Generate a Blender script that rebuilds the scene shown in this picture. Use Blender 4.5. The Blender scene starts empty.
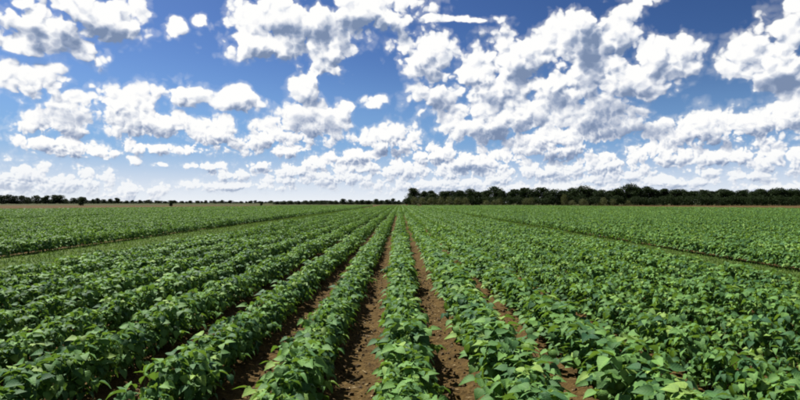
import bpy, math, random
import numpy as np
from mathutils import Matrix, Vector, Euler

R = math.radians
SC = bpy.context.scene
COL = SC.collection
random.seed(7)
RNG = np.random.default_rng(11)

# ------------------------------------------------------------------ camera, sky, sun, exposure
H = 1.70            # eye height over the furrows
F = 531.0           # focal length in pixels of the 800 px wide picture
cam = bpy.data.cameras.new('camera')
cam.sensor_width = 36.0
cam.lens = 36.0 * F / 800.0
cam.clip_start = 0.1
cam.clip_end = 30000.0
cam_o = bpy.data.objects.new('camera', cam)
COL.objects.link(cam_o)
cam_o.location = (0.0, 0.0, H)
cam_o.rotation_euler = (R(90.0) + math.atan2(2.5, F), 0.0, 0.0)
SC.camera = cam_o

SUN_EL, SUN_AZ = R(53.0), R(-42.0)         # azimuth from straight ahead, to the right positive
sun = bpy.data.lights.new('sun', 'SUN')
sun.energy = 5.0
sun.angle = R(0.5)
sun.color = (1.0, 0.955, 0.87)
sun_o = bpy.data.objects.new('sun', sun)
COL.objects.link(sun_o)
sd = Vector((math.sin(SUN_AZ) * math.cos(SUN_EL), math.cos(SUN_AZ) * math.cos(SUN_EL), math.sin(SUN_EL)))
sun_o.rotation_euler = sd.to_track_quat('Z', 'Y').to_euler()
sun_o.location = (0, 0, 50)

SC.view_settings.view_transform = 'Standard'
SC.view_settings.look = 'None'
SC.view_settings.gamma = 1.0
SC.view_settings.exposure = 1.2
SC.view_settings.use_curve_mapping = False
SC.render.engine = 'CYCLES'
SC.cycles.max_bounces = 6
SC.cycles.diffuse_bounces = 3
SC.cycles.glossy_bounces = 2
SC.cycles.transmission_bounces = 3
SC.cycles.transparent_max_bounces = 4
SC.cycles.filter_width = 1.9
SC.cycles.caustics_reflective = False
SC.cycles.caustics_refractive = False


class NT:
    """small helper to write node trees as expressions"""
    def __init__(self, tree):
        self.t = tree
        self.n = tree.nodes
        self.l = tree.links

    def set(self, sock, v):
        if hasattr(v, 'is_output'):
            self.l.new(v, sock)
        else:
            sock.default_value = v[:3] if (hasattr(v, '__len__') and sock.type == 'VECTOR') else v

    def math(self, op, a, b=None, c=None, clamp=False):
        n = self.n.new('ShaderNodeMath'); n.operation = op; n.use_clamp = clamp
        self.set(n.inputs[0], a)
        if b is not None: self.set(n.inputs[1], b)
        if c is not None: self.set(n.inputs[2], c)
        return n.outputs[0]

    def vm(self, op, a, b=None, c=None):
        n = self.n.new('ShaderNodeVectorMath'); n.operation = op
        self.set(n.inputs[0], a)
        if b is not None:
            self.set(n.inputs['Scale'] if op == 'SCALE' else n.inputs[1], b)
        if c is not None: self.set(n.inputs[2], c)
        return n.outputs['Value'] if op in ('LENGTH', 'DOT_PRODUCT', 'DISTANCE') else n.outputs[0]

    def ss(self, v, lo, hi, a=0.0, b=1.0):
        n = self.n.new('ShaderNodeMapRange'); n.interpolation_type = 'SMOOTHSTEP'
        self.set(n.inputs[0], v); n.inputs[1].default_value = lo; n.inputs[2].default_value = hi
        self.set(n.inputs[3], a); self.set(n.inputs[4], b)
        return n.outputs[0]

    def lin(self, v, lo, hi, a=0.0, b=1.0):
        n = self.n.new('ShaderNodeMapRange'); n.clamp = True
        self.set(n.inputs[0], v); n.inputs[1].default_value = lo; n.inputs[2].default_value = hi
        n.inputs[3].default_value = a; n.inputs[4].default_value = b
        return n.outputs[0]

    def noise(self, vec, scale, detail=2.0, rough=0.5, lac=2.0, dist=0.0, color=False):
        n = self.n.new('ShaderNodeTexNoise')
        self.set(n.inputs['Vector'], vec); n.inputs['Scale'].default_value = scale
        n.inputs['Detail'].default_value = detail; n.inputs['Roughness'].default_value = rough
        n.inputs['Lacunarity'].default_value = lac; n.inputs['Distortion'].default_value = dist
        return n.outputs['Color' if color else 'Fac']

    def voro(self, vec, scale, detail=0.0, rough=0.5, smooth=1.0):
        n = self.n.new('ShaderNodeTexVoronoi'); n.feature = 'SMOOTH_F1'
        self.set(n.inputs['Vector'], vec); n.inputs['Scale'].default_value = scale
        n.inputs['Detail'].default_value = detail; n.inputs['Roughness'].default_value = rough
        n.inputs['Smoothness'].default_value = smooth
        return n.outputs['Distance']

    def mixc(self, f, a, b, blend='MIX'):
        n = self.n.new('ShaderNodeMix'); n.data_type = 'RGBA'; n.blend_type = blend
        self.set(n.inputs[0], f); self.set(n.inputs[6], a); self.set(n.inputs[7], b)
        return n.outputs[2]

    def comb(self, x, y, z):
        n = self.n.new('ShaderNodeCombineXYZ')
        self.set(n.inputs[0], x); self.set(n.inputs[1], y); self.set(n.inputs[2], z)
        return n.outputs[0]

    def sep(self, v):
        n = self.n.new('ShaderNodeSeparateXYZ'); self.set(n.inputs[0], v)
        return n.outputs


def c4(r, g, b): return (r, g, b, 1.0)


HZ = 202.5                                  # picture row of the horizon

def ang(px, py, rx, ry):
    """a patch of sky given by where it was measured: azimuth, elevation and half sizes in radians"""
    dx = px - 400.0
    hyp = math.hypot(F, dx)
    az, el = math.atan2(dx, F), math.atan2(HZ - py, hyp)
    return az, el, rx / F * math.cos(az) ** 2, ry / hyp


CLOUDS = [  # cumulus lumps: x, y, half width, half height
    (40, 20, 72, 27), (80, 10, 66, 22), (20, 42, 36, 9), (585, 22, 36, 30), (782, 66, 40, 26), (556, 58, 28, 20), (610, 62, 28, 18), (786, 46, 26, 18), (500, 88, 36, 18), (108, 20, 40, 22), (90, 52, 20, 14), (172, 27, 13, 11), (201, 20, 8, 7),
    (262, 38, 48, 20), (300, 22, 66, 24), (372, 8, 56, 17), (330, 48, 26, 18), (327, 66, 20, 13), (305, 86, 16, 17), (314, 76, 12, 12),
    (30, 82, 42, 20), (112, 104, 72, 18), (176, 94, 32, 15), (58, 124, 44, 15), (56, 142, 40, 10), (150, 122, 54, 18),
    (78, 150, 44, 7), (150, 147, 28, 8), (237, 101, 27, 13), (218, 131, 40, 17), (262, 136, 40, 16), (312, 124, 44, 22),
    (290, 150, 24, 7), (190, 148, 13, 5), (372, 102, 14, 7), (345, 108, 14, 9), (103, 156, 7, 4), (132, 161, 9, 5), (160, 164, 7, 3),
    (206, 166, 22, 4), (386, 140, 36, 18), (354, 156, 32, 9), (425, 53, 33, 22), (404, 4, 20, 9),
    (458, 19, 44, 4), (515, 62, 48, 28), (474, 78, 40, 20), (578, 42, 34, 46), (610, 34, 30, 28),
    (556, 84, 66, 26), (660, 58, 40, 24), (634, 84, 44, 26), (432, 98, 27, 16), (478, 122, 38, 26),
    (520, 112, 42, 26), (592, 118, 56, 28), (556, 140, 52, 20), (770, 56, 50, 38), (797, 3, 14, 6),
    (648, 0, 16, 5), (690, 130, 52, 22), (752, 124, 48, 26), (790, 116, 26, 22), (664, 154, 44, 13), (722, 158, 60, 12),
    (776, 160, 44, 14), (604, 166, 56, 15), (436, 154, 38, 13), (474, 164, 60, 15), (540, 172, 64, 12),
    (296, 172, 34, 10), (336, 176, 60, 12), (402, 172, 46, 15), (440, 184, 90, 10), (560, 188, 100, 8), (680, 182, 70, 8),
    (228, 174, 20, 6), (262, 164, 16, 5), (286, 180, 26, 8), (360, 168, 24, 9), (316, 164, 22, 7), (450, 172, 22, 9), (500, 178, 26, 8), (590, 180, 30, 9), (628, 176, 22, 8), (700, 172, 26, 7), (750, 176, 26, 7),
    (16, 178, 54, 18), (76, 182, 46, 14), (132, 191, 40, 8), (240, 186, 70, 5), (790, 186, 60, 5),
]
SHADE_CORES = [  # hearts of those clouds, their shade painted into the sky colour: x, y, half width, half height
    (80, 28, 34, 22), (24, 30, 40, 9), (330, 22, 58, 13), (286, 32, 18, 10), (594, 36, 24, 30), (606, 112, 48, 17),
    (540, 74, 30, 9), (496, 137, 30, 10), (778, 84, 42, 9), (434, 98, 20, 9), (560, 160, 34, 6), (650, 132, 40, 8),
    (390, 152, 17, 5), (308, 122, 24, 9), (718, 146, 22, 7), (60, 120, 26, 7), (470, 168, 18, 4), (250, 133, 14, 6),
]

world = bpy.data.worlds.new('World')
SC.world = world
world.use_nodes = True
wt = world.node_tree
wt.nodes.clear()
N = NT(wt)
tc = N.n.new('ShaderNodeTexCoord')
D0 = tc.outputs['Generated']
sky = N.n.new('ShaderNodeTexSky')
sky.sky_type = 'NISHITA'
sky.sun_disc = False
sky.sun_elevation = SUN_EL
sky.sun_rotation = SUN_AZ
sky.altitude = 0.0
sky.air_density = 1.0
sky.dust_density = 0.6
sky.ozone_density = 2.2
STR = 0.10
SKY_LEVEL = 0.435                           # the picture is exposed a good stop over
dx_, dy_, dz_ = N.sep(D0)
az = N.math('ARCTAN2', dx_, dy_)
el = N.math('ARCSINE', dz_)
q = N.comb(az, el, 0.0)
# noise space
p3 = N.vm('MULTIPLY', D0, (1.0, 1.0, 1.25))
warp = N.vm('SUBTRACT', N.noise(p3, 15.0, 3.0, 0.6, color=True), (0.5, 0.5, 0.5))
wscale = N.math('MULTIPLY_ADD', N.math('ABSOLUTE', el), 0.085, 0.006)
qw = N.vm('ADD', q, N.vm('SCALE', warp, wscale))


def lumps(qv, items, k):
    cur = None
    for it in items:
        a, e, ra, re = ang(*it)
        v = N.vm('MULTIPLY_ADD', qv, (1 / ra, 1 / re, 0), (-a / ra, -e / re, 0))
        d = N.vm('LENGTH', v)
        if cur is None:
            cur = d
        else:
            n = N.n.new('ShaderNodeMath'); n.operation = 'SMOOTH_MIN'
            N.set(n.inputs[0], cur); N.set(n.inputs[1], d); n.inputs[2].default_value = k
            cur = n.outputs[0]
    return cur if cur is not None else 3.0


def wild(dvec):
    """broken cumulus over the unseen rest of the sky, thinner than in view"""
    x, y, z = N.sep(dvec)
    zz = N.math('ADD', N.math('ABSOLUTE', z), 0.22)
    pl = N.comb(N.math('DIVIDE', x, zz), N.math('DIVIDE', y, zz), 0.0)
    return N.lin(N.noise(pl, 1.7, 2.0, 0.5), 0.44, 0.72, 1.8, 0.1)  # cover thinned out of view to cut ambient light and deepen shadows


def puffs(qv, scale):
    n = N.n.new('ShaderNodeTexVoronoi'); n.voronoi_dimensions = '2D'; n.feature = 'F1'
    N.set(n.inputs['Vector'], qv); n.inputs['Scale'].default_value = scale
    n.inputs['Detail'].default_value = 2.0; n.inputs['Roughness'].default_value = 0.55; n.inputs['Lacunarity'].default_value = 2.3
    d = n.outputs['Distance']
    return N.math('MULTIPLY_ADD', N.math('MULTIPLY', d, d), -1.5, 1.05)      # rounded heaps with creases between them


hi = N.ss(el, 0.05, 0.20)


def fine(pv, qv):
    """billows: soft fractal noise and heaped puffs, smaller towards the horizon"""
    f1 = N.noise(pv, 16.0, 5.0, 0.54, 2.1)
    a_, b_ = puffs(qv, 38.0), puffs(qv, 17.0)
    v = N.math('MULTIPLY_ADD', N.math('SUBTRACT', b_, a_), hi, a_)
    return N.math('ADD', N.math('MULTIPLY_ADD', f1, 1.25, -0.625), N.math('MULTIPLY', v, 0.85))


up = N.math('MULTIPLY_ADD', N.math('ABSOLUTE', el), 0.085, 0.006)   # a step towards the sun: up and a little to the left
off_q = N.vm('SCALE', (-0.45, 0.9, 0.0), up)
off_f = N.vm('SCALE', (-0.20, 0.36, 0.0), up)
d2 = N.vm('ADD', D0, N.vm('SCALE', (-0.20, 0.0, 0.36), up))
warp2 = N.vm('SUBTRACT', N.noise(p3, 60.0, 2.0, 0.6, color=True), (0.5, 0.5, 0.5))
qp = N.vm('ADD', N.vm('ADD', q, N.vm('SCALE', warp2, N.math('MULTIPLY_ADD', hi, 0.006, 0.005))), N.vm('SCALE', warp, 0.02))
FA = N.math('MULTIPLY', fine(p3, qp), 0.78)
FB = N.math('MULTIPLY', fine(N.vm('MULTIPLY', d2, (1.0, 1.0, 1.25)), N.vm('ADD', qp, off_f)), 0.78)
qb = N.vm('ADD', qw, off_q)
# clear sky: a deep, slightly polarised blue that pales to milky air at the horizon
g = N.n.new('ShaderNodeGamma'); g.inputs[1].default_value = 1.75
N.set(g.inputs[0], N.vm('SCALE', sky.outputs[0], 0.10))
BASE = N.mixc(N.ss(el, 0.0, 0.28, 0.9, 0.0), N.vm('MULTIPLY', g.outputs[0], (0.78, 0.86, 1.00)), c4(0.22, 0.42, 0.76))
BASE = N.mixc(N.ss(el, -0.03, 0.115, 1.0, 0.0), BASE, c4(0.92, 0.94, 0.955))
low = N.ss(el, 0.0, 0.09, 0.62, 1.0)          # clouds sink into that air low down


SLOPE = N.math('MULTIPLY_ADD', hi, 0.45, 1.05)


def shade(ra, rb, shade_core):
    DA = N.math('ADD', N.math('MULTIPLY', N.math('SUBTRACT', 1.04, ra), SLOPE), FA)
    DB = N.math('ADD', N.math('MULTIPLY', N.math('SUBTRACT', 1.04, rb), SLOPE), FB)
    alpha = N.math('MAXIMUM', N.ss(DA, 0.0, 0.42), N.ss(DA, -0.45, 0.25, 0.0, 0.22))
    alpha = N.math('MULTIPLY', alpha, low)
    rel = N.math('MULTIPLY', N.math('SUBTRACT', FA, FB), N.math('MULTIPLY_ADD', hi, 0.28, 0.68))
    lit = N.math('MULTIPLY_ADD', N.math('SUBTRACT', rb, ra), 0.66, 0.83)
    lit = N.math('SUBTRACT', lit, N.ss(DB, 0.4, 2.2, 0.0, 0.34))
    if shade_core is not None:
        co_ = N.ss(N.math('MULTIPLY_ADD', FA, -0.55, shade_core), 0.0, 1.45, 1.0, 0.0)
        lit = N.math('SUBTRACT', lit, N.math('MULTIPLY', co_, 0.50))
        rel = N.math('MULTIPLY', rel, N.math('MULTIPLY_ADD', co_, -0.3, 1.0))
    lit = N.math('ADD', lit, rel)
    lit = N.math('MAXIMUM', lit, 0.0, clamp=True)
    ramp = N.n.new('ShaderNodeValToRGB')
    cr = ramp.color_ramp
    cr.elements[0].position = 0.0; cr.elements[0].color = c4(0.20, 0.27, 0.42)
    cr.elements[1].position = 1.0; cr.elements[1].color = c4(1.0, 1.0, 0.99)
    for pos, col in ((0.25, c4(0.31, 0.38, 0.53)), (0.5, c4(0.53, 0.58, 0.69)), (0.72, c4(0.77, 0.80, 0.86)), (0.88, c4(0.93, 0.935, 0.95))):
        e = cr.elements.new(pos); e.color = col
    N.set(ramp.inputs[0], lit)
    bg = N.n.new('ShaderNodeBackground')
    N.set(bg.inputs[0], N.vm('SCALE', N.mixc(alpha, BASE, ramp.outputs[0]), SKY_LEVEL / STR))
    bg.inputs[1].default_value = STR
    return bg.outputs[0]


def near(items, a0, a1, pad):
    out = []
    for it in items:
        a, e, ra, re = ang(*it)
        if a + ra * pad > a0 and a - ra * pad < a1:
            out.append(it)
    return out


WA, WB = wild(D0), wild(d2)
wm = N.math('MULTIPLY', N.ss(N.math('ABSOLUTE', az), 0.66, 0.80, 1.0, 0.0), N.ss(el, 0.385, 0.50, 1.0, 0.0))
edges = [-0.82, -0.52, -0.30, -0.10, 0.10, 0.28, 0.46, 0.62, 0.82]
cur = shade(WA, WB, None)
for i in range(len(edges) - 1):
    a0, a1 = edges[i], edges[i + 1]
    it, co = near(CLOUDS, a0, a1, 1.9), near(SHADE_CORES, a0, a1, 1.5)
    ra, rb, rc = lumps(qw, it, 0.12), lumps(qb, it, 0.12), lumps(qw, co, 0.1)
    mix = lambda w, r: N.math('MULTIPLY_ADD', N.math('SUBTRACT', r, w), wm, w)
    sh = shade(mix(WA, ra), mix(WB, rb), N.math('ADD', rc, N.math('MULTIPLY_ADD', wm, -3.0, 3.0)))
    inside = N.math('MULTIPLY', N.math('GREATER_THAN', az, a0), N.math('LESS_THAN', az, a1))
    inside = N.math('MULTIPLY', inside, N.math('LESS_THAN', el, 0.5))
    m = N.n.new('ShaderNodeMixShader')
    N.set(m.inputs[0], inside); N.l.new(cur, m.inputs[1]); N.l.new(sh, m.inputs[2])
    cur = m.outputs[0]
# under the horizon nothing but the ground's own dull light
gb = N.n.new('ShaderNodeBackground'); gb.inputs[0].default_value = c4(0.10, 0.11, 0.06); gb.inputs[1].default_value = 1.0
m = N.n.new('ShaderNodeMixShader')
N.set(m.inputs[0], N.math('LESS_THAN', dz_, -0.01)); N.l.new(cur, m.inputs[1]); N.l.new(gb.outputs[0], m.inputs[2])
wo = N.n.new('ShaderNodeOutputWorld')
N.l.new(m.outputs[0], wo.inputs[0])
world.cycles.sampling_method = 'MANUAL'
world.cycles.sample_map_resolution = 512

# ------------------------------------------------------------------ helpers
def smooth_noise(x, y, seed=0):
    """value noise on arrays, about -1..1"""
    xi, yi = np.floor(x).astype(np.int64), np.floor(y).astype(np.int64)
    fx, fy = x - xi, y - yi
    fx, fy = fx * fx * (3 - 2 * fx), fy * fy * (3 - 2 * fy)

    def h(a, b):
        n = (a * 374761393 + b * 668265263 + seed * 982451653) & 0x7fffffff
        n = ((n ^ (n >> 13)) * 1274126177) & 0x7fffffff
        n = n ^ (n >> 16)
        return (n & 0xffff) / 32767.5 - 1.0
    a = h(xi, yi) * (1 - fx) + h(xi + 1, yi) * fx
    b = h(xi, yi + 1) * (1 - fx) + h(xi + 1, yi + 1) * fx
    return a * (1 - fy) + b * fy


def leaf_uv(me, LEAFPOS):
    at = me.attributes.new('leafpos', 'FLOAT_VECTOR', 'POINT')
    at.data.foreach_set('vector', np.array(LEAFPOS, dtype=np.float32).ravel())
    return me


def mesh_from(name, verts, faces, mat, smooth=True):
    me = bpy.data.meshes.new(name)
    me.from_pydata([tuple(v) for v in verts], [], [tuple(f) for f in faces])
    if smooth:
        me.polygons.foreach_set('use_smooth', [True] * len(me.polygons))
    if mat is not None:
        me.materials.append(mat)
    me.update()
    return me


def obj(name, me, parent=None, **props):
    o = bpy.data.objects.new(name, me)
    COL.objects.link(o)
    o.parent = parent
    for k, v in props.items():
        o[k] = v
    return o


ONES = ['zeroth', 'first', 'second', 'third', 'fourth', 'fifth', 'sixth', 'seventh', 'eighth', 'ninth', 'tenth', 'eleventh', 'twelfth', 'thirteenth',
        'fourteenth', 'fifteenth', 'sixteenth', 'seventeenth', 'eighteenth', 'nineteenth']
TENS = {2: 'twent', 3: 'thirt', 4: 'fort', 5: 'fift', 6: 'sixt', 7: 'sevent', 8: 'eight', 9: 'ninet'}

def ordinal(n):
    if n < 20: return ONES[n]
    t, o = divmod(n, 10)
    return TENS[t] + ('ieth' if o == 0 else 'y-' + ONES[o])


def new_mat(name):
    m = bpy.data.materials.new(name)
    m.use_nodes = True
    m.node_tree.nodes.clear()
    n = NT(m.node_tree)
    out = n.n.new('ShaderNodeOutputMaterial')
    return m, n, out


def principled(n, color, rough, spec=0.5):
    b = n.n.new('ShaderNodeBsdfPrincipled')
    n.set(b.inputs['Base Color'], color)
    n.set(b.inputs['Roughness'], rough)
    b.inputs['Specular IOR Level'].default_value = spec
    return b


def bump(n, height, strength, dist):
    b = n.n.new('ShaderNodeBump')
    b.inputs['Strength'].default_value = strength
    b.inputs['Distance'].default_value = dist
    n.set(b.inputs['Height'], height)
    return b.outputs[0]


def leaf_material(name, dark, light, trans_col, trans, rough, spec, var_scale=0.35, young=None):
    m, n, out = new_mat(name)
    geo = n.n.new('ShaderNodeNewGeometry')
    oi = n.n.new('ShaderNodeObjectInfo')
    r1 = n.math('FRACT', n.math('ADD', n.math('MULTIPLY', oi.outputs['Random'], 7.31), geo.outputs['Random Per Island']))
    big = n.noise(geo.outputs['Position'], var_scale, 3.0, 0.6)
    big = n.math('ADD', n.math('MULTIPLY', big, 0.65), n.math('MULTIPLY', n.noise(geo.outputs['Position'], var_scale * 0.14, 2.0, 0.5), 0.35))
    f = n.math('ADD', n.math('MULTIPLY', r1, 0.75), n.math('MULTIPLY_ADD', big, 1.0, -0.38), clamp=True)
    col = n.mixc(f, dark, light)
    tcol = n.mixc(f, n.vm('MULTIPLY', trans_col, (0.6, 0.7, 0.9)), trans_col)
    if young is not None:                      # some leaves fresh yellow green, some bluish and old, each with pale veins
        r2 = n.math('FRACT', n.math('MULTIPLY', r1, 13.7))
        col = n.mixc(n.math('MULTIPLY', n.ss(r2, 0.84, 0.98), 0.7), col, young)
        col = n.mixc(n.math('MULTIPLY', n.ss(r2, 0.22, 0.05), 0.7), col, n.vm('MULTIPLY', dark, (0.75, 0.85, 1.15)))
        at = n.n.new('ShaderNodeAttribute'); at.attribute_name = 'leafpos'
        sx, sy, sz = n.sep(at.outputs['Vector'])
        ax_ = n.math('ABSOLUTE', sx)
        mid_ = n.ss(ax_, 0.035, 0.10, 1.0, 0.0)
        wv = n.math('PINGPONG', n.math('SUBTRACT', n.math('MULTIPLY', sy, 6.0), n.math('MULTIPLY', ax_, 2.2)), 0.5)
        lat = n.ss(wv, 0.03, 0.10, 0.6, 0.0)
        veins = n.math('MULTIPLY', n.math('MAXIMUM', mid_, lat), sz)
        col = n.mixc(n.math('MULTIPLY', veins, 0.45), col, n.vm('MULTIPLY_ADD', col, (1.5, 1.35, 1.3), (0.03, 0.03, 0.015)))
        spot = n.noise(geo.outputs['Position'], 55.0, 3.0, 0.65)
        col = n.mixc(n.ss(spot, 0.50, 0.72, 0.0, 0.45), col, n.vm('MULTIPLY', col, (0.6, 0.62, 0.7)))
        hgt_ = n.math('ADD', n.math('MULTIPLY', wv, 0.8), n.noise(geo.outputs['Position'], 120.0, 2.0, 0.5))
    p = principled(n, col, rough, spec)
    t = n.n.new('ShaderNodeBsdfTranslucent')
    n.set(t.inputs[0], tcol)
    if young is not None:
        n.l.new(bump(n, hgt_, 0.45, 0.004), p.inputs['Normal'])
    mx = n.n.new('ShaderNodeMixShader')
    mx.inputs[0].default_value = trans
    n.l.new(p.outputs[0], mx.inputs[1]); n.l.new(t.outputs[0], mx.inputs[2])
    n.l.new(mx.outputs[0], out.inputs[0])
    return m


def plain_material(name, a, b, scale, rough=0.9, spec=0.2, bs=0.0, bd=0.01, detail=6.0):
    m, n, out = new_mat(name)
    geo = n.n.new('ShaderNodeNewGeometry')
    nz = n.noise(geo.outputs['Position'], scale, detail, 0.62)
    p = principled(n, n.mixc(n.lin(nz, 0.32, 0.68), a, b), rough, spec)
    if bs:
        n.l.new(bump(n, nz, bs, bd), p.inputs['Normal'])
    n.l.new(p.outputs[0], out.inputs[0])
    return m


# ------------------------------------------------------------------ materials
m, n, out = new_mat('soil')
geo = n.n.new('ShaderNodeNewGeometry')
pos = geo.outputs['Position']
n1 = n.noise(pos, 9.0, 8.0, 0.68)
n2 = n.noise(pos, 0.05, 4.0, 0.6)
v = n.n.new('ShaderNodeTexVoronoi'); v.inputs['Scale'].default_value = 26.0; n.set(v.inputs['Vector'], pos)
col = n.mixc(n.lin(n1, 0.3, 0.7), c4(0.023, 0.014, 0.005), c4(0.090, 0.058, 0.020))
col = n.mixc(n.math('MULTIPLY', n.lin(n.noise(pos, 40.0, 3.0, 0.6), 0.55, 0.75), 0.6), col, c4(0.140, 0.105, 0.050))
col = n.mixc(n.lin(n2, 0.35, 0.65, 0.0, 0.35), col, c4(0.062, 0.037, 0.013))
p = principled(n, col, 0.98, 0.06)
hh = n.math('ADD', n.math('MULTIPLY', v.outputs['Distance'], -0.6), n1)
n.l.new(bump(n, hh, 0.9, 0.03), p.inputs['Normal'])
n.l.new(p.outputs[0], out.inputs[0])
M_SOIL = m
M_CLOD = plain_material('soil_clod', c4(0.026, 0.016, 0.007), c4(0.100, 0.065, 0.027), 22.0, bs=0.7, bd=0.01)
M_BEAN = leaf_material('bean_leaf', c4(0.021, 0.070, 0.026), c4(0.128, 0.250, 0.058), c4(0.20, 0.33, 0.03), 0.22, 0.62, 0.11, 0.35, c4(0.205, 0.305, 0.066))
M_STEM = plain_material('bean_stem', c4(0.07, 0.13, 0.03), c4(0.12, 0.18, 0.05), 30.0, 0.6, 0.4)
M_GRASS = leaf_material('grass_blade', c4(0.036, 0.085, 0.018), c4(0.090, 0.130, 0.030), c4(0.13, 0.20, 0.025), 0.30, 0.8, 0.05, 0.5)
M_TURF = plain_material('turf', c4(0.030, 0.066, 0.014), c4(0.066, 0.088, 0.024), 1.4, 0.95, 0.05)
M_VERGE = plain_material('dry_verge', c4(0.022, 0.032, 0.008), c4(0.042, 0.042, 0.014), 0.06, 0.95, 0.05)
M_BARK = plain_material('bark', c4(0.05, 0.038, 0.027), c4(0.13, 0.10, 0.075), 3.0, bs=0.5, bd=0.05)
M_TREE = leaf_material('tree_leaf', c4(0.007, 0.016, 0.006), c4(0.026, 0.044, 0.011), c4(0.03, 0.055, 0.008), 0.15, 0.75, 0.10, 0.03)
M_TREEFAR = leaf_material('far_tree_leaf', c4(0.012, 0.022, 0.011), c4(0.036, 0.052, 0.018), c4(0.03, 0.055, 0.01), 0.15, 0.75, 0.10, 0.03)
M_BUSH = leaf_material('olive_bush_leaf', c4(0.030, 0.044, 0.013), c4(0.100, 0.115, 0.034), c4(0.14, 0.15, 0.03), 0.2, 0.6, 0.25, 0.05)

# ------------------------------------------------------------------ ground: one sheet to the horizon, ridged where the near rows are
ROWS = [0.03, -0.86, -1.78]                 # rows right under the eye; the rest follow at even spacing
SP = 0.925
xs = [0.03 + 0.93 * k for k in range(1, 8)] + [-1.86 - SP * k for k in range(1, 7)]
left_edge, right_edge = min(xs) - 0.40, max(xs) + 0.45
ROWS += xs
STRIPS = []                                 # grassy tracks between the beds
a = left_edge
for bed in range(4):
    w_ = 4.3 if bed == 0 else 4.0
    STRIPS.append((a - w_, a))
    a -= w_
    for k in range(20):
        ROWS.append(a - 0.14 - SP * k)
    a -= 0.4 + SP * 19
a = right_edge
for bed in range(4):
    w_ = 2.6 if bed == 0 else 3.8
    STRIPS.append((a, a + w_))
    a += w_
    for k in range(21):
        ROWS.append(a + 0.22 + SP * k)
    a += 0.5 + SP * 20
ROWS = sorted(ROWS)
RA = np.array(ROWS)
FIELD = [(-112, -8), (-106, 40), (-100, 57), (-81, 108), (-61, 162), (-38, 270), (0, 292), (48, 268), (72, 190), (88, 117), (106, 64), (112, 40), (116, -8)]

def in_field(x, y):
    ins = False
    j = len(FIELD) - 1
    for i in range(len(FIELD)):
        xi, yi = FIELD[i]; xj, yj = FIELD[j]
        if (yi > y) != (yj > y) and x < (xj - xi) * (y - yi) / (yj - yi) + xi:
            ins = not ins
        j = i
    return ins


def ground_z(x, y):
    d = np.min(np.abs(x[..., None] - RA), axis=-1)
    w = np.clip((7.4 - np.abs(x)) / 1.0, 0, 1) * np.clip((22.0 - y) / 4.0, 0, 1) * np.clip((y + 1.0) / 2.0, 0, 1)
    ridge = 0.035 * np.cos(np.clip(d / 0.46, 0, 1) * math.pi)
    rough = 0.016 * smooth_noise(x * 5.5, y * 5.5, 1) + 0.013 * smooth_noise(x * 14, y * 14, 2) + 0.008 * smooth_noise(x * 31, y * 31, 3)
    return (ridge + rough) * w


if True:
    def axis(lo, hi, step, far):
        core_ = list(np.arange(lo, hi + 1e-6, step))
        up_, dn, st = [], [], step
        v_ = hi
        while v_ < far:
            st *= 1.35; v_ += st; up_.append(v_)
        v_, st = lo, step
        while v_ > -far:
            st *= 1.35; v_ -= st; dn.append(v_)
        return np.array(dn[::-1] + core_ + up_)
    gx, gy = axis(-9.6, 9.6, 0.055, 9000.0), axis(1.6, 20.0, 0.06, 9000.0)
    X, Y = np.meshgrid(gx, gy)
    Z = ground_z(X.ravel()[:, None][:, 0], Y.ravel())
    nx, ny = len(gx), len(gy)
    me = bpy.data.meshes.new('ground')
    co = np.stack([X.ravel(), Y.ravel(), Z], axis=1).astype(np.float32)
    idx = np.arange(nx * ny).reshape(ny, nx)
    fc = np.stack([idx[:-1, :-1], idx[:-1, 1:], idx[1:, 1:], idx[1:, :-1]], axis=-1).reshape(-1, 4)
    me.vertices.add(len(co)); me.vertices.foreach_set('co', co.ravel())
    me.loops.add(fc.size); me.loops.foreach_set('vertex_index', fc.ravel().astype(np.int32))
    me.polygons.add(len(fc)); me.polygons.foreach_set('loop_start', np.arange(0, fc.size, 4, dtype=np.int32))
    me.polygons.foreach_set('use_smooth', np.ones(len(fc), dtype=bool))
    me.update(); me.validate()
    me.materials.append(M_SOIL)
    obj('ground', me, kind='structure')

    # the grassy land beyond the ploughed margin, out to the horizon
    FR = [(-9000, -9000), (-330, -300), (-300, 150), (-235, 318), (-130, 320), (-62, 330), (0, 345), (30, 345), (105, 345), (260, 345), (330, 200), (360, -300), (9000, -9000), (9000, 9000), (-9000, 9000)]
    # built as two strips of quads from the inner line to the far rim
    inner = FR[1:12]
    outer = []
    for (x, y) in inner:
        L = math.hypot(x, y)
        outer.append((x / L * 8900, y / L * 8900))
    V = [(x, y, 0.006) for x, y in inner] + [(x, y, 0.006) for x, y in outer]
    Fc = [(i, i + 1, len(inner) + i + 1, len(inner) + i) for i in range(len(inner) - 1)]
    obj('grassland', mesh_from('grassland', V, Fc, M_VERGE, False), kind='structure')

# ------------------------------------------------------------------ bean leaves and plants
TS = [0.0, 0.13, 0.36, 0.64, 0.86, 1.0]
WS = [0.0, 0.78, 1.0, 0.70, 0.30, 0.0]

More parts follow.
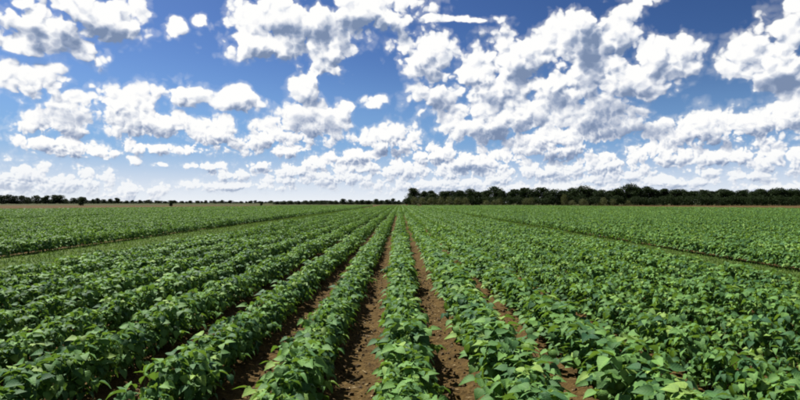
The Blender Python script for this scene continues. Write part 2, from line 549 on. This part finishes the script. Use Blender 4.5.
def leaflet(V, Fc, U, base, ax, side, nrm, length, width, fold, droop, rnd, ts=TS, ws=WS):
    """one ovate, pointed leaflet; base is an index of an existing vertex"""
    b = Vector(V[base])
    mids, ls, rs = [base], [None], [None]
    for t, w in zip(ts[1:], ws[1:]):
        c = b + ax * (length * (t - 0.12 * droop * t * t)) - nrm * (length * droop * 0.55 * t * t)
        mids.append(len(V)); V.append(tuple(c)); U.append((0.0, t, 1.0))
        if w > 0:
            rise = fold * width * w
            wob = rnd.uniform(-0.13, 0.13) * width
            ls.append(len(V)); V.append(tuple(c + side * (width * w) + nrm * (rise + wob) - ax * (length * 0.04)))
            U += [(w, t, 1.0), (-w, t, 1.0)]
            rs.append(len(V)); V.append(tuple(c - side * (width * w) + nrm * (rise - wob) - ax * (length * 0.04)))
        else:
            ls.append(None); rs.append(None)
    for i in range(len(ts) - 1):
        for lr, flip in ((ls, False), (rs, True)):
            a0, a1 = lr[i], lr[i + 1]
            f = [mids[i], mids[i + 1]] + ([a1] if a1 is not None else []) + ([a0] if a0 is not None else [])
            Fc.append(f[::-1] if flip else f)


def leaf_geo(rnd, pet=0.13, rise=50, pitch=0, size=0.10, low=False):
    """trifoliate leaf: petiole from the origin outwards along +x, three leaflets at its end, all one connected piece"""
    V, Fc, U = [], [], []
    e = R(rise)
    tip = Vector((pet * math.cos(e), rnd.uniform(-0.01, 0.01), pet * math.sin(e)))
    r0 = 0.0022
    if not low:
        for z in (Vector((0, 0, 0)), tip):
            for k in range(3):
                a_ = k * 2.0944
                V.append(tuple(z + Vector((0, math.cos(a_), math.sin(a_))) * r0))
        V[3] = tuple(tip)
        for k in range(3):
            Fc.append((k, (k + 1) % 3, 3 + (k + 1) % 3, 3 + k))
        base = 3
    else:
        V.append(tuple(tip)); base = 0
    ts, ws = (TS, WS) if not low else ([0, 0.42, 1.0], [0, 1.0, 0.0])
    for k, (yaw, sc, off) in enumerate(((0, 1.12, 0.0), (78, 1.0, 0.0), (-78, 1.0, 0.0))):
        y_ = R(yaw + rnd.uniform(-10, 10))
        pt = R(pitch + rnd.uniform(-26, 24) - (0 if k == 0 else 6))
        ax = Vector((math.cos(y_) * math.cos(pt), math.sin(y_) * math.cos(pt), math.sin(pt)))
        roll = rnd.uniform(-0.6, 0.6)
        up_ = Vector((-math.cos(y_) * math.sin(pt), -math.sin(y_) * math.sin(pt), math.cos(pt)))
        sd_ = ax.cross(up_).normalized()
        nr = (up_ * math.cos(roll) + sd_ * math.sin(roll)).normalized()
        sd_ = ax.cross(nr).normalized() * -1.0
        L = size * sc * rnd.uniform(0.9, 1.1)
        if k == 0:                            # the middle leaflet stands off on a short stalk
            V.append(tuple(Vector(V[base]) + ax * 0.022)); b2 = len(V) - 1
            V.append(tuple(Vector(V[base]) + ax * 0.012 + sd_ * 0.0025)); Fc.append((base, b2, len(V) - 1))
        else:
            b2 = base
        U += [(0, 0, 0)] * (len(V) - len(U))
        leaflet(V, Fc, U, b2, ax, sd_, nr, L, L * rnd.uniform(0.31, 0.42), rnd.uniform(0.08, 0.70), rnd.uniform(0.2, 1.3), rnd, ts, ws)
    return V, Fc, U


rl = random.Random(3)
LEAF_SPEC = []
for rise in (20, 38, 55, 72):
    for v_ in range(4):
        LEAF_SPEC.append((rise, leaf_geo(rl, rl.uniform(0.10, 0.165), rise, rl.uniform(-58, 22), 0.065)))
LEAF_LOW = []
for rise in (20, 38, 55, 72):
    for v_ in range(4):
        LEAF_LOW.append((rise, leaf_geo(rl, 0.135, rise, rl.uniform(-58, 22), 0.076, True)))


def plant_plan(rnd, n=15):
    """where the leaves of one plant sit: list of (leaf variant, matrix)"""
    out_ = []
    hgt = rnd.uniform(0.20, 0.30)
    a0 = rnd.uniform(0, 6.28)
    for i in range(n):
        t = (i + 0.5) / n
        az_ = a0 + i * 2.4 + rnd.uniform(-0.4, 0.4)
        tier = 3 if t > 0.82 else (2 if t > 0.52 else (1 if t > 0.26 else 0))
        if rnd.random() < 0.25: tier = max(0, tier - 1)
        z = 0.06 + (hgt - 0.06) * t
        M = Matrix.Translation((0.012 * math.cos(az_), 0.012 * math.sin(az_), z)) @ Matrix.Rotation(az_, 4, 'Z') @ \
            Matrix.Rotation(rnd.uniform(-0.2, 0.2), 4, 'X') @ Matrix.Rotation(rnd.uniform(-0.18, 0.18), 4, 'Y') @ Matrix.Scale(rnd.uniform(0.70, 1.30), 4)
        out_.append((tier * 4 + rnd.randrange(4), M))
    return out_, hgt


PLANS = [plant_plan(rl, 27) for _ in range(12)]


def stem_geo(h):
    V, Fc = [], []
    k = 5
    for i, (z, r) in enumerate(((-0.05, 0.006), (0.08, 0.005), (h * 0.6, 0.0042), (h + 0.01, 0.0028))):
        for j in range(k):
            a_ = j / k * 6.2832
            V.append((r * math.cos(a_) + 0.006 * math.sin(i * 2.1), r * math.sin(a_) + 0.006 * math.cos(i * 1.7), z))
    for i in range(3):
        for j in range(k):
            Fc.append((i * k + j, i * k + (j + 1) % k, (i + 1) * k + (j + 1) % k, (i + 1) * k + j))
    Fc.append([3 * k + j for j in range(k)])
    return V, Fc


def merge(parts):
    V, Fc, U = [], [], []
    for g_, M in parts:
        vv, ff = g_[0], g_[1]
        U.extend(g_[2] if len(g_) > 2 else [(0, 0, 0)] * len(vv))
        o = len(V)
        V.extend([tuple(M @ Vector(p_)) for p_ in vv])
        Fc.extend([tuple(i + o for i in f) for f in ff])
    return V, Fc, U


def spread_of(x):
    if x > 2.5: return 1.09
    if x > 0.6: return 1.38
    if x < -1.9: return 1.12
    return 1.24 if x > -0.5 else 1.15


def canopy_scale(x):
    """rows right of the eye have closed up more than those to the left"""
    if x > 0.6: return 1.10
    if x < -1.9: return 1.06
    return 1.06


if True:
    leaf_me = [leaf_uv(mesh_from('bean_leaf', g_[0], g_[1], M_BEAN), g_[2]) for _, g_ in LEAF_SPEC]
    stem_me = [mesh_from('bean_stem', *stem_geo(h), M_STEM) for _, h in PLANS]
    rp = random.Random(21)
    spots = []                               # every single plant near the eye
    LOD0 = 20.0
    for x in ROWS:
        if abs(x) > LOD0 + 3: continue
        y = -1.5 + rp.uniform(0, 0.1)
        while y < LOD0:
            y += rp.uniform(0.085, 0.165)
            if abs(x) > 0.80 * max(y, 0) + 4.0: 
                rp.random(); continue
            if rp.random() < 0.035: y += rp.uniform(0.05, 0.16)
            sc_ = canopy_scale(x) * rp.uniform(0.80, 1.14) * (1.0 + 0.10 * float(smooth_noise(np.array([x * 1.7]), np.array([y * 0.9]), 9)[0]))
            wav = 0.03 * float(smooth_noise(np.array([x * 0.8]), np.array([y * 0.35]), 4)[0])
            spots.append((x + wav + rp.gauss(0, 0.026), y, sc_, rp.uniform(0, 6.283), rp.randrange(len(PLANS)), x))

    def seen(s_):
        x, y, sc_ = s_[0], s_[1], s_[2]
        if y < 1.0: return False
        px = F * x / y
        top = (H - 0.40 * sc_) * F / y
        return abs(px) < 400 + 12 and top < 194.0
    vis = sorted([s_ for s_ in spots if seen(s_)], key=lambda s_: s_[1])[:300]
    vset = set(id(s_) for s_ in vis)
    by_row = {}
    for s_ in vis: by_row.setdefault(s_[5], []).append(s_)
    ci = min(range(len(ROWS)), key=lambda i: abs(ROWS[i] - 0.03))
    for x, lst in by_row.items():
        ri = ROWS.index(x) - ci
        if ri == 0: where = 'the centre row'
        else: where = 'the %s row %s of centre' % (ordinal(abs(ri)), 'right' if ri > 0 else 'left')
        lst.sort(key=lambda s_: s_[1])
        for i, s_ in enumerate(lst):
            px, py, sc_, rz, pl, _ = s_
            e = obj('bean_plant', None, None, category='bean plant', group='bean plants in the nearest rows',
                    label='%s bean plant from the near end of %s' % (ordinal(i + 1), where))
            e.empty_display_size = 0.1
            e.location = (px, py, 0.02); e.rotation_euler = (0, 0, rz); e.scale = (sc_ * spread_of(px), sc_ * spread_of(px), sc_)
            obj('stem', stem_me[pl], e)
            for (lv, M) in PLANS[pl][0]:
                lo_ = obj('leaf', leaf_me[lv], e)
                lo_.matrix_basis = M @ Matrix.Rotation(rp.uniform(-0.18, 0.18), 4, 'X')

    # ---- the rest of the crop: one object of points that carry plants, metres of row, or longer stretches of row
    protos = bpy.data.collections.new('bean_crop_pieces')
    names = []

    def proto(nm, V, Fc, U):
        o = bpy.data.objects.new(nm, leaf_uv(mesh_from(nm, V, Fc, M_BEAN), U))
        protos.objects.link(o); names.append(nm)
    NP, NS, NL = 12, 6, 5
    for i in range(NP):
        parts = [(LEAF_SPEC[lv][1], M) for lv, M in PLANS[i][0]] + [(stem_geo(PLANS[i][1]), Matrix.Identity(4))]
        proto('bean_piece_a%02d' % i, *merge(parts))
    rs_ = random.Random(5)
    for i in range(NS):                       # one metre of row
        parts, y = [], -0.5
        while y < 0.5:
            y += rs_.uniform(0.10, 0.16)
            pl, _ = plant_plan(rs_, 20)
            T = Matrix.Translation((rs_.gauss(0, 0.04), y, 0)) @ Matrix.Scale(rs_.uniform(0.88, 1.12), 4)
            parts += [(LEAF_LOW[lv][1], T @ M) for lv, M in pl]
        proto('bean_piece_b%02d' % i, *merge(parts))
    for i in range(NL):                       # three metres of row, leaves thinned out and larger
        parts, y = [], -1.5
        while y < 1.5:
            y += rs_.uniform(0.14, 0.2)
            pl, _ = plant_plan(rs_, 7)
            T = Matrix.Translation((rs_.gauss(0, 0.05), y, 0)) @ Matrix.Scale(rs_.uniform(0.9, 1.12), 4)
            parts += [(LEAF_LOW[lv][1], T @ M @ Matrix.Scale(1.45, 4)) for lv, M in pl]
        proto('bean_piece_c%02d' % i, *merge(parts))
    P, I, RZ, SCL = [], [], [], []
    for s_ in spots:
        if id(s_) in vset: continue
        P.append((s_[0], s_[1], 0.02)); I.append(s_[4]); RZ.append(s_[3]); SCL.append((s_[2] * spread_of(s_[0]), s_[2] * spread_of(s_[0]), s_[2]))
    LOD1 = 62.0
    for x in ROWS:
        y = LOD0 + 0.5 if abs(x) < LOD0 + 3 else 3.0
        while y < LOD1:
            if abs(x) < 0.80 * y + 9 and in_field(x, y) and rs_.random() > 0.01:
                P.append((x + rs_.gauss(0, 0.025), y, 0.01)); I.append(NP + rs_.randrange(NS)); RZ.append(math.pi * rs_.randrange(2))
                c_ = canopy_scale(x) * rs_.uniform(0.92, 1.12) * (1.0 + 0.07 * math.sin(x * 3 + y * 0.35))
                SCL.append((c_ * spread_of(x) * 0.92, 1.12, c_))
            y += 1.0
        y = LOD1 + 1.0
        while y < 235:
            if abs(x) < 0.80 * y + 9 and in_field(x, y):
                P.append((x + rs_.gauss(0, 0.03), y, 0.01)); I.append(NP + NS + rs_.randrange(NL)); RZ.append(math.pi * rs_.randrange(2))
                c_ = canopy_scale(x) * rs_.uniform(0.90, 1.10)
                SCL.append((c_ * spread_of(x) * 0.90, 1.1, c_))
            y += 3.0
    pm = bpy.data.meshes.new('bean_crop')
    pm.vertices.add(len(P)); pm.vertices.foreach_set('co', np.array(P, dtype=np.float32).ravel())
    for nm, ty, vals in (('piece', 'INT', np.array(I, dtype=np.int32)), ('turn', 'FLOAT', np.array(RZ, dtype=np.float32)), ('size', 'FLOAT_VECTOR', np.array(SCL, dtype=np.float32))):
        at = pm.attributes.new(nm, ty, 'POINT'); at.data.foreach_set('vector' if ty == 'FLOAT_VECTOR' else 'value', vals.ravel())
    crop = obj('bean_crop', pm, kind='stuff', label='low green bean crop in long straight rows filling the field', category='crop')
    ng = bpy.data.node_groups.new('place_crop', 'GeometryNodeTree')
    ng.interface.new_socket('Geometry', in_out='INPUT', socket_type='NodeSocketGeometry')
    ng.interface.new_socket('Geometry', in_out='OUTPUT', socket_type='NodeSocketGeometry')
    gi, go = ng.nodes.new('NodeGroupInput'), ng.nodes.new('NodeGroupOutput')
    iop = ng.nodes.new('GeometryNodeInstanceOnPoints')
    cinf = ng.nodes.new('GeometryNodeCollectionInfo')
    cinf.inputs['Collection'].default_value = protos
    cinf.inputs['Separate Children'].default_value = True
    cinf.inputs['Reset Children'].default_value = True
    iop.inputs['Pick Instance'].default_value = True

    def named(nm, ty):
        a_ = ng.nodes.new('GeometryNodeInputNamedAttribute'); a_.data_type = ty; a_.inputs['Name'].default_value = nm
        return a_.outputs['Attribute']
    cx = ng.nodes.new('ShaderNodeCombineXYZ')
    ng.links.new(named('turn', 'FLOAT'), cx.inputs[2])
    ng.links.new(gi.outputs[0], iop.inputs['Points'])
    ng.links.new(cinf.outputs[0], iop.inputs['Instance'])
    ng.links.new(named('piece', 'INT'), iop.inputs['Instance Index'])
    ng.links.new(cx.outputs[0], iop.inputs['Rotation'])
    ng.links.new(named('size', 'FLOAT_VECTOR'), iop.inputs['Scale'])
    ng.links.new(iop.outputs[0], go.inputs[0])
    md = crop.modifiers.new('place_crop', 'NODES'); md.node_group = ng

    # ---- soil clods in the furrows
    ico = []
    t_ = (1 + 5 ** 0.5) / 2
    IV = np.array([(-1, t_, 0), (1, t_, 0), (-1, -t_, 0), (1, -t_, 0), (0, -1, t_), (0, 1, t_), (0, -1, -t_), (0, 1, -t_), (t_, 0, -1), (t_, 0, 1), (-t_, 0, -1), (-t_, 0, 1)]) / 1.902
    IF = np.array([(0, 11, 5), (0, 5, 1), (0, 1, 7), (0, 7, 10), (0, 10, 11), (1, 5, 9), (5, 11, 4), (11, 10, 2), (10, 7, 6), (7, 1, 8), (3, 9, 4), (3, 4, 2), (3, 2, 6), (3, 6, 8), (3, 8, 9), (4, 9, 5), (2, 4, 11), (6, 2, 10), (8, 6, 7), (9, 8, 1)])
    CV, CF = [], []
    mids = [(ROWS[i] + ROWS[i + 1]) / 2 for i in range(len(ROWS) - 1) if abs(ROWS[i]) < 5]
    for fx in mids:
        if ROWS and min(abs(fx - 0.495), abs(fx + 0.415), abs(fx + 1.32), abs(fx + 2.25), abs(fx - 1.4)) < 0.15: cnt = 1000
        else: cnt = 500
        yy = 2.6 + 11.0 * RNG.random(cnt) ** 1.5
        xx = fx + RNG.normal(0, 0.13, cnt)
        zz = ground_z(xx, yy)
        rad = 0.004 + 0.024 * RNG.random(cnt) ** 4.0
        for x_, y_, z_, r_ in zip(xx, yy, zz, rad):
            o_ = len(CV) * 12
            CV.append(IV * r_ * RNG.uniform(0.6, 1.25, (12, 1)) * RNG.uniform(0.7, 1.2, (1, 3)) + np.array([x_, y_, z_ + r_ * 0.25]))
            CF.append(IF + o_)
    obj('soil_clods', mesh_from('soil_clods', np.concatenate(CV), np.concatenate(CF).tolist(), M_CLOD, False), kind='stuff',
        label='crumbly brown clods of earth lying in the furrows', category='soil')

    # ---- grassy strips between the beds
    GV, GF = [], []
    for si, (x0, x1) in enumerate(STRIPS):
        if max(abs(x0), abs(x1)) > 60: continue
        y1 = 160 if abs(x0) < 20 else 150
        ys = [max(2.0, abs(x0) - 3.0), 30.0, 70.0, y1]
        V = [(x, y, 0.010) for y in ys for x in (x0 - (0.35 if x0 < 0 else 0.05), x1 + (0.35 if x0 > 0 else 0.05))]
        obj('grass_track', mesh_from('grass_track', V, [(0, 1, 3, 2), (2, 3, 5, 4), (4, 5, 7, 6)], M_TURF, False), kind='structure')
        nb = 42000 if abs(x0) < 20 else 7000
        yy = ys[0] + (y1 - ys[0]) * RNG.random(nb) ** 2.2
        xx = RNG.uniform(x0 - (0.3 if x0 < 0 else 0.0), x1 + (0.3 if x0 > 0 else 0.0), nb)
        hb = RNG.uniform(0.03, 0.085, nb) * (1 + 0.004 * yy); wb = 0.006 + 0.0006 * yy
        aa = RNG.uniform(0, 6.283, nb); bend = RNG.uniform(0.01, 0.07, nb)
        for i in range(nb):
            c_, s2 = math.cos(aa[i]), math.sin(aa[i])
            o_ = len(GV)
            w_ = wb[i]
            GV += [(xx[i] - s2 * w_, yy[i] + c_ * w_, 0.0), (xx[i] + s2 * w_, yy[i] - c_ * w_, 0.0),
                   (xx[i] + s2 * w_ * 0.6 + c_ * bend[i] * 0.4, yy[i] - c_ * w_ * 0.6 + s2 * bend[i] * 0.4, hb[i] * 0.6), (xx[i] + c_ * bend[i], yy[i] + s2 * bend[i], hb[i])]
            GF += [(o_, o_ + 1, o_ + 2), (o_, o_ + 2, o_ + 3)]
    obj('grass', mesh_from('grass', GV, GF, M_GRASS, False), kind='stuff', label='short grass and weeds on the tracks between the beds', category='grass')

# ------------------------------------------------------------------ trees
def tube(V, Fc, pts, k=6):
    prev = None
    for (p_, r_) in pts:
        ring = []
        for j in range(k):
            a_ = j / k * 6.2832
            ring.append(len(V)); V.append((p_[0] + r_ * math.cos(a_), p_[1] + r_ * math.sin(a_), p_[2]))
        if prev:
            for j in range(k):
                Fc.append((prev[j], prev[(j + 1) % k], ring[(j + 1) % k], ring[j]))
        prev = ring
    Fc.append(tuple(prev))


def tree_meshes(seed, h, w, mat, low_crown=0.12, n=2600, leafsize=0.42):
    rt = np.random.default_rng(seed)
    rr = random.Random(seed)
    V, Fc = [], []
    tube(V, Fc, [((0, 0, -0.3), 0.035 * h * 0.7), ((0.02 * h, 0, h * 0.22), 0.022 * h), ((0, 0.015 * h, h * 0.45), 0.016 * h), ((0.01 * h, 0, h * 0.8), 0.006 * h)])
    lobes = []
    nl = rr.randint(11, 15)
    for i in range(nl):
        t = (i + rr.random()) / nl
        z = h * (low_crown + 0.14 + (0.70 - low_crown) * t)
        rad = w * 0.5 * (1.0 - 0.55 * t) * rr.uniform(0.35, 0.85)
        a_ = rr.uniform(0, 6.283)
        c_ = (rad * math.cos(a_), rad * math.sin(a_), z)
        lr = w * rr.uniform(0.19, 0.30)
        lobes.append((c_, lr))
        tube(V, Fc, [((0, 0, z * 0.45), 0.010 * h), ((c_[0] * 0.5, c_[1] * 0.5, z * 0.8), 0.006 * h), (c_, 0.002 * h)], 4)
    lobes.append(((0, 0, h * 0.84), w * 0.18))
    trunk = mesh_from('tree_trunk', V, Fc, M_BARK)
    # foliage: small tilted leaf clumps through the lobes, denser towards their skins
    per = n // len(lobes)
    LV, LF = [], []
    for (c_, lr) in lobes:
        d = rt.normal(size=(per, 3)); d /= np.linalg.norm(d, axis=1)[:, None]
        rad = lr * (0.35 + 0.65 * rt.random(per) ** 0.5) * (1.0 + 0.25 * smooth_noise(d[:, 0] * 3 + seed, d[:, 1] * 3 + d[:, 2] * 2, seed))
        pts = np.array(c_) + d * rad[:, None] * np.array([1.0, 1.0, 0.82])
        pts[:, 2] = np.maximum(pts[:, 2], h * low_crown * rt.uniform(0.4, 1.2, per))
        u = rt.normal(size=(per, 3)); u /= np.linalg.norm(u, axis=1)[:, None]
        v2 = np.cross(u, d + 0.5 * rt.normal(size=(per, 3))); v2 /= np.linalg.norm(v2, axis=1)[:, None] + 1e-6
        s_ = leafsize * rt.uniform(0.5, 1.2, (per, 1))
        o_ = len(LV) and sum(len(q_) for q_ in LV)
        quad = np.stack([pts - u * s_ * 0.5, pts + v2 * s_ * 0.35, pts + u * s_ * 0.6, pts - v2 * s_ * 0.35], axis=1).reshape(-1, 3)
        LV.append(quad)
        LF += [(o_ + 4 * i, o_ + 4 * i + 1, o_ + 4 * i + 2, o_ + 4 * i + 3) for i in range(per)]
    crown = mesh_from('tree_crown', np.concatenate(LV), LF, mat, False)
    return trunk, crown


def place_tree(name, meshes, x, y, rz, sx, sz, label, cat, group):
    e = obj(name, None, None, label=label, category=cat, group=group)
    e.location = (x, y, 0); e.rotation_euler = (0, 0, rz); e.scale = (sx, sx, sz)
    obj('trunk', meshes[0], e); obj('crown', meshes[1], e)
    return e


if True:
    rt_ = random.Random(77)
    def X_at(px, y): return (px - 400.0) / F * y
    KIND = [tree_meshes(100 + i, 10.0, (8.5, 9.5, 7.5, 10.0, 8.0, 9.0)[i], M_TREE, (0.02, 0.04, 0.0, 0.02, 0.05, 0.02)[i], 4200, 0.55) for i in range(6)]
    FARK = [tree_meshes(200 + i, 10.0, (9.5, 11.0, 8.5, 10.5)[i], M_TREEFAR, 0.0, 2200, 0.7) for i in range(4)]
    BUSH = [tree_meshes(300 + i, 4.0, 7.0, M_BUSH, 0.03, 1800, 0.30) for i in range(3)]
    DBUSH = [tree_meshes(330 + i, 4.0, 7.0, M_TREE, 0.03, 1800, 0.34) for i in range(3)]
    # top edge of the big wood at the right of the picture: (x, y of the tree top)
    tops = [(414, 187), (424, 190.5), (434, 193), (444, 190.5), (452, 190), (461, 189.5), (469, 188.5), (478, 191), (486, 189.5), (494, 185.5), (503, 189.5), (513, 188), (523, 186.5), (533, 189), (543, 186.5),
            (553, 189), (562, 189.5), (572, 186.8), (581, 185.5), (590, 187.5), (599, 190), (609, 189.5), (618, 187.5), (628, 183.5), (637, 186.5), (646, 185.5), (655, 188.5), (664, 187.5), (674, 188.5), (683, 189), (692, 190.5), (702, 189), (712, 190), (722, 188), (732, 190.5),
            (742, 189.5), (752, 190.5), (762, 188), (772, 188.5), (782, 187.5), (791, 188.5), (801, 189), (812, 188)]
    for i, (px, py) in enumerate(tops):
        y = 318 - 0.10 * (px - 400) * 0.7 + rt_.uniform(-5, 5)
        h = H + (HZ - py) / F * y
        s_ = h / 10.0
        place_tree('broadleaf_tree', KIND[rt_.randrange(6)], X_at(px, y), y, rt_.uniform(0, 6.28), s_ * rt_.uniform(1.1, 1.45), s_ * 0.99,
                   'dark broadleaf tree, %s from the left along the front of the big wood' % ordinal(i + 1), 'tree', 'trees of the dark wood behind the field')
    k = 0
    for i, px in enumerate(range(432, 812, 13)):      # a second line deeper in the wood
        y = 342 - 0.07 * (px - 400) + rt_.uniform(-5, 5)
        py = 191.0 + rt_.uniform(-2.0, 1.5)
        s_ = (H + (HZ - py) / F * y) / 10.0
        place_tree('broadleaf_tree', KIND[rt_.randrange(6)], X_at(px, y), y, rt_.uniform(0, 6.28), s_ * 1.05, s_,
                   'dark tree deeper in the big wood, %s of its rear line from the left' % ordinal(i + 1), 'tree', 'trees deeper in the dark wood')
    bushes = [(414, 197.5, 9), (422, 198, 9), (431, 197.8, 9), (440, 197.5, 9), (449, 197.3, 9), (458, 197.5, 9), (466, 198, 8), (486, 200.5, 8), (495, 200, 8), (500, 198.5, 7), (526, 198.5, 8), (531, 197.5, 7), (564, 195, 8), (572, 200.5, 8), (583, 199, 9), (604, 198, 8), (613, 199.5, 7), (628, 200.5, 6)]
    for i, (px, py, wpx) in enumerate(bushes):
        y = 303 - 0.07 * (px - 400) + rt_.uniform(-2, 2)
        h = H + (HZ - py) / F * y
        place_tree('bush', BUSH[i % 3], X_at(px, y), y, rt_.uniform(0, 6.28), wpx / F * y / 6.2, h / 4.0,
                   'olive green bush at the foot of the wood, %s from the left' % ordinal(i + 1), 'bush', 'olive bushes at the foot of the wood')
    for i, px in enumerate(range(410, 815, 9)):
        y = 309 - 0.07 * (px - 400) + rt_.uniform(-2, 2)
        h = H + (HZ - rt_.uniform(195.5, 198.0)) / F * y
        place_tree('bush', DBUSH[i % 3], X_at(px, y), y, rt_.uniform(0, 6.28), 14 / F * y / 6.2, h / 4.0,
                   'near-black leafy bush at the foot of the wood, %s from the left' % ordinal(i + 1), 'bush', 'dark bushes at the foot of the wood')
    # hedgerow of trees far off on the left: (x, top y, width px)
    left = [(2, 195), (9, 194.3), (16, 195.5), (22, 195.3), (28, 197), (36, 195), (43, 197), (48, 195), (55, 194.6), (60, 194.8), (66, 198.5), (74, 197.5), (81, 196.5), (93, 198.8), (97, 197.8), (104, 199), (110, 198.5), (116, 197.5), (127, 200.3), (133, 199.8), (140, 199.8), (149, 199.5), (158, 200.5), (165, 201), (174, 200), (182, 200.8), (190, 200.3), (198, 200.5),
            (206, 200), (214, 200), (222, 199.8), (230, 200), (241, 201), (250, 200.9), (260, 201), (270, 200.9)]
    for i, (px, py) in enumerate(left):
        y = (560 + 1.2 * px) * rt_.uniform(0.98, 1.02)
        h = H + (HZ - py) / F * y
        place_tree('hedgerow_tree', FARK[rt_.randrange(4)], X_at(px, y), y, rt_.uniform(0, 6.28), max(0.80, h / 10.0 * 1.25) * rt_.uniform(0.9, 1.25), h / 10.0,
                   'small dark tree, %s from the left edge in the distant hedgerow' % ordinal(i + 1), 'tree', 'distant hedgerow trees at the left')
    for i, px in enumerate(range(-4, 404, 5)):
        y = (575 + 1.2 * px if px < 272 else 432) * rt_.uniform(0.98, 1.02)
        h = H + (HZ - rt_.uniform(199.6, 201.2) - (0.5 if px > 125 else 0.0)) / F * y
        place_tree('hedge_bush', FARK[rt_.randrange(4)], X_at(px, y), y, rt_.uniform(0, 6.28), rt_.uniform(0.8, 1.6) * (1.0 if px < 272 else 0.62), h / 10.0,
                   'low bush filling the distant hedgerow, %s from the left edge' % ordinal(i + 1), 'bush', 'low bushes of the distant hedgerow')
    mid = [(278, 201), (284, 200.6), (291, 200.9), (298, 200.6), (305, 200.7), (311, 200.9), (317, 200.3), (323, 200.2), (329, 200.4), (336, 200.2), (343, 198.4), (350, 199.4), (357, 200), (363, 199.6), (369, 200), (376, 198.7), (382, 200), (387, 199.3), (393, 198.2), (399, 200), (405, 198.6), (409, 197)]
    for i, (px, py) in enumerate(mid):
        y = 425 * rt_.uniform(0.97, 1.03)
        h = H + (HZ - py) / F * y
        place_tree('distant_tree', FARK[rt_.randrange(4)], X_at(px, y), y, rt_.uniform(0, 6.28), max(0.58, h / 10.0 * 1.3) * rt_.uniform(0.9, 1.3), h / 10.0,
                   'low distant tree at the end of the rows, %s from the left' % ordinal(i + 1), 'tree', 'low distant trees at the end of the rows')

    # two dark trees standing alone in front of the hedgerow
    for px, base_y, top_y, wpx, lab in ((83, 206.0, 196.8, 8.5, 'dark tree standing forward of the hedgerow on the brown margin'),
                                        (262, 206.0, 201.2, 4.0, 'tiny dark shrub where the brown margin narrows against the crop'),
                                        (172, 206.6, 200.2, 5.5, 'small dark thorn tree alone on the brown field margin')):
        y = H * F / (base_y - HZ)
        h = (base_y - top_y) / F * y
        place_tree('lone_tree', KIND[1], X_at(px, y), y, 1.0, wpx / F * y / 9.5, h / 10.0, lab, 'tree', 'trees alone on the margin')

# ------------------------------------------------------------------ small things in the field
def box_geo(x0, x1, y0, y1, z0, z1):
    V = [(x, y, z) for z in (z0, z1) for y in (y0, y1) for x in (x0, x1)]
    return V, [(0, 2, 3, 1), (4, 5, 7, 6), (0, 1, 5, 4), (2, 6, 7, 3), (0, 4, 6, 2), (1, 3, 7, 5)]


if True:
    M_DARKWOOD = plain_material('weathered_wood', c4(0.035, 0.026, 0.018), c4(0.085, 0.062, 0.042), 6.0)
    M_METAL = plain_material('galvanised_metal', c4(0.30, 0.31, 0.32), c4(0.42, 0.43, 0.44), 8.0, 0.5, 0.5)
    M_ORANGE = plain_material('orange_cloth', c4(0.55, 0.13, 0.02), c4(0.70, 0.20, 0.04), 5.0)
    # stake at the edge of the left bed
    V, Fc = [], []
    tube(V, Fc, [((0, 0, -0.15), 0.022), ((0.01, 0, 0.3), 0.021), ((0.035, 0, 0.66), 0.018)], 7)
    st_ = obj('wooden_stake', mesh_from('wooden_stake', V, Fc, M_DARKWOOD), label='thin brown wooden stake at the edge of the far left bed', category='stake')
    st_.location = (X_at(160.5, 27.4), 27.4, 0)
    # marker flag among the far rows
    e = obj('marker_flag', None, None, label='small orange marker flag among the far ends of the rows', category='flag')
    e.location = (X_at(406, 205), 205.0, 0)
    V, Fc = [], []
    tube(V, Fc, [((0, 0, -0.1), 0.02), ((0, 0, 0.95), 0.015)], 6)
    obj('pole', mesh_from('flag_pole', V, Fc, M_METAL), e)
    obj('cloth', mesh_from('flag_cloth', [(0.016, 0, 0.62), (0.30, 0.04, 0.60), (0.58, -0.02, 0.62), (0.016, 0, 0.92), (0.30, 0.05, 0.91), (0.58, -0.03, 0.90)],
                           [(0, 1, 4, 3), (1, 2, 5, 4)], M_ORANGE), e)
    # straw and dead leaves on the soil
    M_STRAW = plain_material('dry_straw', c4(0.12, 0.085, 0.04), c4(0.30, 0.24, 0.13), 40.0)
    SV, SF = [], []
    for fx in [(ROWS[i] + ROWS[i + 1]) / 2 for i in range(len(ROWS) - 1) if abs(ROWS[i]) < 4]:
        cnt = 130
        yy = 2.6 + 10.0 * RNG.random(cnt) ** 1.5
        xx = fx + RNG.normal(0, 0.12, cnt)
        zz = ground_z(xx, yy)
        for x_, y_, z_ in zip(xx, yy, zz):
            a_ = RNG.uniform(0, 6.283); l_ = RNG.uniform(0.012, 0.04); w_ = RNG.uniform(0.002, 0.010); t_ = RNG.uniform(-0.006, 0.012)
            c_, s2 = math.cos(a_), math.sin(a_)
            o_ = len(SV)
            SV += [(x_ - c_ * l_, y_ - s2 * l_, z_ + 0.012), (x_ + s2 * w_, y_ - c_ * w_, z_ + 0.016), (x_ + c_ * l_, y_ + s2 * l_, z_ + 0.014 + t_), (x_ - s2 * w_, y_ + c_ * w_, z_ + 0.018)]
            SF.append((o_, o_ + 1, o_ + 2, o_ + 3))
    obj('dry_litter', mesh_from('dry_litter', SV, SF, M_STRAW, False), kind='stuff', label='bits of straw and dead leaf on the bare soil', category='litter')
